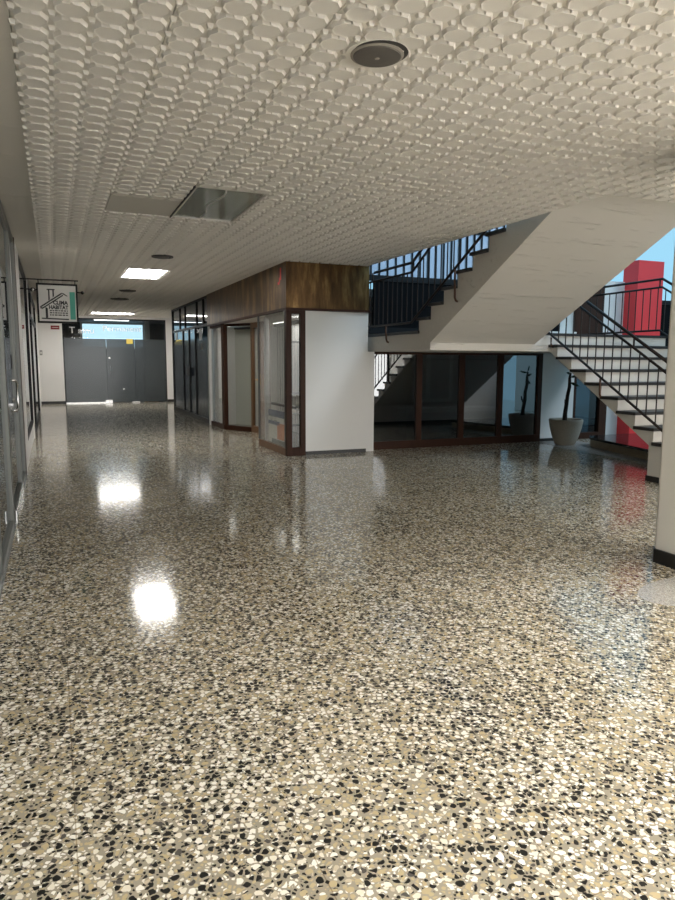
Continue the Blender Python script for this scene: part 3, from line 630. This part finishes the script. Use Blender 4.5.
# ------------------------------------------------------------------ staircase
ZL = 1.87
U0, U1 = 4.70, 6.42            # upper flight
L0, L1 = 6.70, 9.10            # lower flight
ur, ug, uy = .1745, .32, 8.38
lr, lg, ly = .173, .297, 8.19
st = thing('staircase', 'white concrete staircase of two flights with dark treads', 'staircase', (6.6, 8.2, 0))
pf = [(uy, ZL)]
for i in range(1, 10): pf += [(uy-ug*(i-1), ZL+ur*i-.04), (uy-ug*i, ZL+ur*i-.04)]
yt = uy-ug*9
pf += [(yt, ZL+ur*10-.04), (4.9, ZL+ur*10-.04), (4.9, 3.32), (5.02, 3.32), (8.06, 1.70), (8.06, 1.6), (8.38, 1.6)]
build('upper_flight', MB().ext_x(pf[::-1], U0, U1), M['conc'], st)
for i in range(1, 11):
    z = ZL+ur*i; ya = uy-ug*(i-1)+.03; yb = uy-ug*i if i < 10 else 4.95
    build('tread', B(U0-.035, U1+.03, yb, ya, z-.04, z), M['tread'], st, .004)
build('landing', MB().prism([(U0,8.38),(U1,8.38),(U1,8.06),(L0,8.06),(L0,8.183),(L1,8.183),(L1,10.02),(U0,10.02)], 1.6, ZL-.04), M['conc'], st)
build('landing_floor', MB().prism([(U0-.035,8.36),(U0-.035,10.03),(L1+.02,10.03),(L1+.02,8.16),(L0-.03,8.16),(L0-.03,8.06),(U1+.03,8.06),(U1+.03,8.36)][::-1], ZL-.04, ZL), M['tread'], st)
pl = [(8.19, ZL-.04)]
for i in range(0, 11):
    y0 = ly-lg*i; z0 = ZL-lr*i
    pl += [(y0, z0-.04-(0 if i == 0 else 0))] if i == 0 else []
    pl += [(y0, z0-lr-.04 if i < 10 else 0)]
    if i < 10: pl += [(ly-lg*(i+1), z0-lr-.04)]
pl += [(6.17, 0), (6.17, .44), (8.06, 1.6), (8.19, 1.6)]
# remove doubles
qq = []
for p in pl:
    if not qq or (abs(p[0]-qq[-1][0]) > 1e-5 or abs(p[1]-qq[-1][1]) > 1e-5): qq.append(p)
build('lower_flight', MB().ext_x(qq, L0, L1), M['stairpaint'], st)
for i in range(1, 11):
    z = ZL-lr*i; y1_ = ly-lg*(i-1); y0_ = ly-lg*i-.03
    build('tread', B(L0-.03, L1+.03, y0_, y1_, z-.04, z), M['tread'], st, .004)
build('skirting', MB().box(L0-.012, L0, 5.25, 6.18, 0, .07).box(L0-.012, L1, 6.17, 6.182, 0, .07), M['black'], st)

# ------------------------------------------------------------------ railings
def railing(label, X, path, bal_sp, hand0=None, brackets=(), loc=None, side=-1, loopend=False, hr=.02):
    """path: list of (y, z) of the walking line; bar, rail and handrail run above it"""
    t = thing('stair_railing', label, 'railing', loc or (X, path[0][0], path[0][1]), 'stair railings')
    zb, zr, zh = .085, .77, .90
    P = lambda dz: [(X, y, z+dz) for y, z in path]
    if loopend:
        y, z = path[0]
        pts = P(zr)[::-1] + [(X,y+.0,z+zr)] if False else P(zr)[::-1]
        pts = pts[:-1] + [(X, y-.05, z+zr), (X, y-.012, z+zr-.012), (X, y, z+zr-.05), (X, y, z+zb+.05), (X, y-.012, z+zb+.012), (X, y-.05, z+zb)] + P(zb)[1:]
        build('frame_bar', MB().tube(pts, .017, 8), M['rail'], t, smooth=True)
    else:
        build('bottom_bar', MB().tube(P(zb), .017, 8), M['rail'], t, smooth=True); build('top_bar', MB().tube(P(zr), .017, 8), M['rail'], t, smooth=True)
    hp = P(zh)
    if hand0: hp = [(X, hand0, path[0][1]+zh)] + hp[1:]
    build('handrail', MB().tube(hp, hr, 10), M['rail'], t, smooth=True)
    # balusters along the path
    tot = 0; acc = .075
    for (ya, za), (yb, zb2) in zip(path, path[1:]):
        L = abs(yb-ya)
        while acc < tot+L:
            u = (acc-tot)/L; y = ya+(yb-ya)*u; z = za+(zb2-za)*u
            build('baluster', MB().tube([(X,y,z+zb), (X,y,z+zr)], .0085, 6, cap=False), M['rail'], t)
            acc += bal_sp
        tot += L
    acc = .3
    tot = 0
    for (ya, za), (yb, zb2) in zip(path, path[1:]):
        L = abs(yb-ya)
        while acc < tot+L:
            u = (acc-tot)/L; y = ya+(yb-ya)*u; z = za+(zb2-za)*u
            build('handrail_post', MB().tube([(X,y,z+zr), (X,y,z+zh)], .012, 6, cap=False), M['rail'], t); acc += 1.3
        tot += L
    for y, zt, zl in brackets:
        sx = X - side*.0
        build('bracket', MB().tube([(X,y,zt), (X,y,zt-.12), (X-.004*side,y,zl+.05), (X-.02*side,y,zl+.01), (X-.045*side,y,zl)], .014, 8), M['rust'], t, smooth=True)
    return t
un = lambda y: ZL + ur*(1+(uy-y)/ug)              # nosing line of the upper flight
ln = lambda y: ZL - lr*(ly-y)/lg                  # nosing line of the lower flight
railing('black railing along the outer edge of the landing and upper flight', U0-.055, [(10.06,ZL+.03),(8.50,ZL+.03),(5.4,un(5.4)-.06)], .15, 9.7, [(9.28,ZL+.10,1.73),(7.40,un(7.40),2.19)], loopend=True)
railing('black railing on the near side of the lower flight', L0-.05, [(8.05,ln(8.05)),(5.3,ln(5.3))], .148, None, [(6.98,ln(6.98)+.07,.98),(7.98,ln(7.98)+.05,1.66)])
railing('black railing along the far edge of the landing and lower flight', L1+.02, [(9.98,ZL),(8.33,ZL+.01),(5.4,ln(5.4)-.02)], .15, None, [], side=1)
railing('black railing on the inner edge of the upper flight', U1+.05, [(8.1,un(8.1)-.12),(5.4,un(5.4)-.12)], .15, None, [], side=1)

# ------------------------------------------------------------------ plaster pillar at the right edge
pc = MB().prism([(4.0,2.95),(4.5,2.95),(4.5,3.6),(4.03,3.6),(4.0,3.565)], .10, H)
struct('pillar_right', pc, M['cream'], 'cream plastered pillar at the right edge', 'pillar', bevel=.006)
struct('baseboard_right', MB().prism([(3.99,2.94),(4.51,2.94),(4.51,3.61),(4.026,3.61),(3.99,3.57)], 0, .10), M['black'], 'black skirting around the cream pillar', 'skirting')

# ------------------------------------------------------------------ potted plant
pcx, pcy = 8.30, 9.48
t = thing('potted_plant', 'round speckled concrete planter with a thin dark bare stemmed plant', 'plant', (pcx,pcy,0))
build('pot', MB().lathe((pcx,pcy,0), [(.17,0),(.20,.012),(.26,.14),(.31,.29),(.335,.41),(.338,.44),(.325,.455),(.30,.45),(.285,.40),(.28,.37)], 48, .86, .86), M['stone'], t, smooth=True)
build('soil', MB().lathe((pcx,pcy,0), [(.28,.36),(.281,.385),(.15,.40),(.001,.405)], 32, .86, .86), M['soil'], t)
build('trunk', MB().tube([(pcx-.03,pcy,.36),(pcx-.025,pcy,.55),(pcx+.005,pcy+.01,.72),(pcx+.01,pcy,.86),(pcx+.045,pcy,1.02),(pcx+.04,pcy,1.16),(pcx+.055,pcy,1.26)], [.045,.038,.034,.032,.030,.026,.018], 10), M['bark'], t, smooth=True)
build('branch', MB().tube([(pcx-.0,pcy,.66),(pcx-.05,pcy-.02,.74),(pcx-.06,pcy-.02,.80)], [.022,.016,.008], 8), M['bark'], t, smooth=True)
for (bx, by, bz, ex, ey, ez, w_) in ((pcx+.05,pcy,1.18,pcx+.19,pcy-.05,1.22,.022),(pcx+.045,pcy,1.10,pcx+.20,pcy-.08,1.02,.026),(pcx+.05,pcy,1.24,pcx-.09,pcy-.06,1.27,.02),(pcx+.055,pcy,1.26,pcx+.10,pcy-.02,1.38,.02)):
    a_, b_ = Vector((bx,by,bz)), Vector((ex,ey,ez)); dd = b_-a_; s_ = dd.cross(Vector((0,1,0))).normalized()*w_; up_ = Vector((0,-.015,.02))
    lf = MB()
    pts = [a_, a_+dd*.35+s_, a_+dd*.7+s_*.8, b_, a_+dd*.7-s_*.8, a_+dd*.35-s_, a_+dd*.35+up_, a_+dd*.7+up_]
    lf.add(pts, [(0,6,1),(0,5,6),(1,6,7,2),(6,5,4,7),(2,7,3),(7,4,3)])
    o = build('leaf', lf, M['leaf'], t, smooth=True); sm = o.modifiers.new('thick','SOLIDIFY'); sm.thickness = .003

# ------------------------------------------------------------------ sky light and camera
w = bpy.data.worlds.new('sky'); bpy.context.scene.world = w; w.use_nodes = True
nt = w.node_tree; nt.nodes.clear()
o = nt.nodes.new('ShaderNodeOutputWorld'); bg = nt.nodes.new('ShaderNodeBackground'); bg.inputs[0].default_value = (.37,.74,.98,1); bg.inputs[1].default_value = .62
nt.links.new(bg.outputs[0], o.inputs[0])

sl_ = bpy.data.lights.new('daylight', 'SUN'); sl_.energy = .75; sl_.angle = math.radians(18); sl_.color = (.80,.90,1)
so = bpy.data.objects.new('daylight', sl_); C.objects.link(so); so.location = (12, 0, 14)
so.rotation_euler = Vector((.6,-.75,1)).to_track_quat('Z','Y').to_euler()
f, h = 680., 1.45
th = math.atan(89/f); ps = math.atan(285.5*math.cos(th)/f); ro = .004
dv = Vector((math.sin(ps)*math.cos(th), math.cos(ps)*math.cos(th), -math.sin(th)))
rv = Vector((math.cos(ps), -math.sin(ps), 0)); uv = rv.cross(dv)
R2 = rv*math.cos(ro)+uv*math.sin(ro); U2 = -rv*math.sin(ro)+uv*math.cos(ro)
cam = bpy.data.cameras.new('camera'); co = bpy.data.objects.new('camera', cam); C.objects.link(co)
mw = Matrix((R2, U2, -dv)).transposed().to_4x4(); mw.translation = (0,0,h); co.matrix_world = mw
cam.sensor_fit = 'HORIZONTAL'; cam.sensor_width = 36; cam.lens = 36*f/675; cam.clip_start = .05; cam.clip_end = 200
sc = bpy.context.scene; sc.camera = co
sc.view_settings.view_transform = 'Standard'; sc.view_settings.look = 'None'; sc.view_settings.gamma = 1; sc.view_settings.use_curve_mapping = False
sc.view_settings.exposure = .66
sc.cycles.max_bounces = 10; sc.cycles.transparent_max_bounces = 16; sc.cycles.sample_clamp_indirect = 8
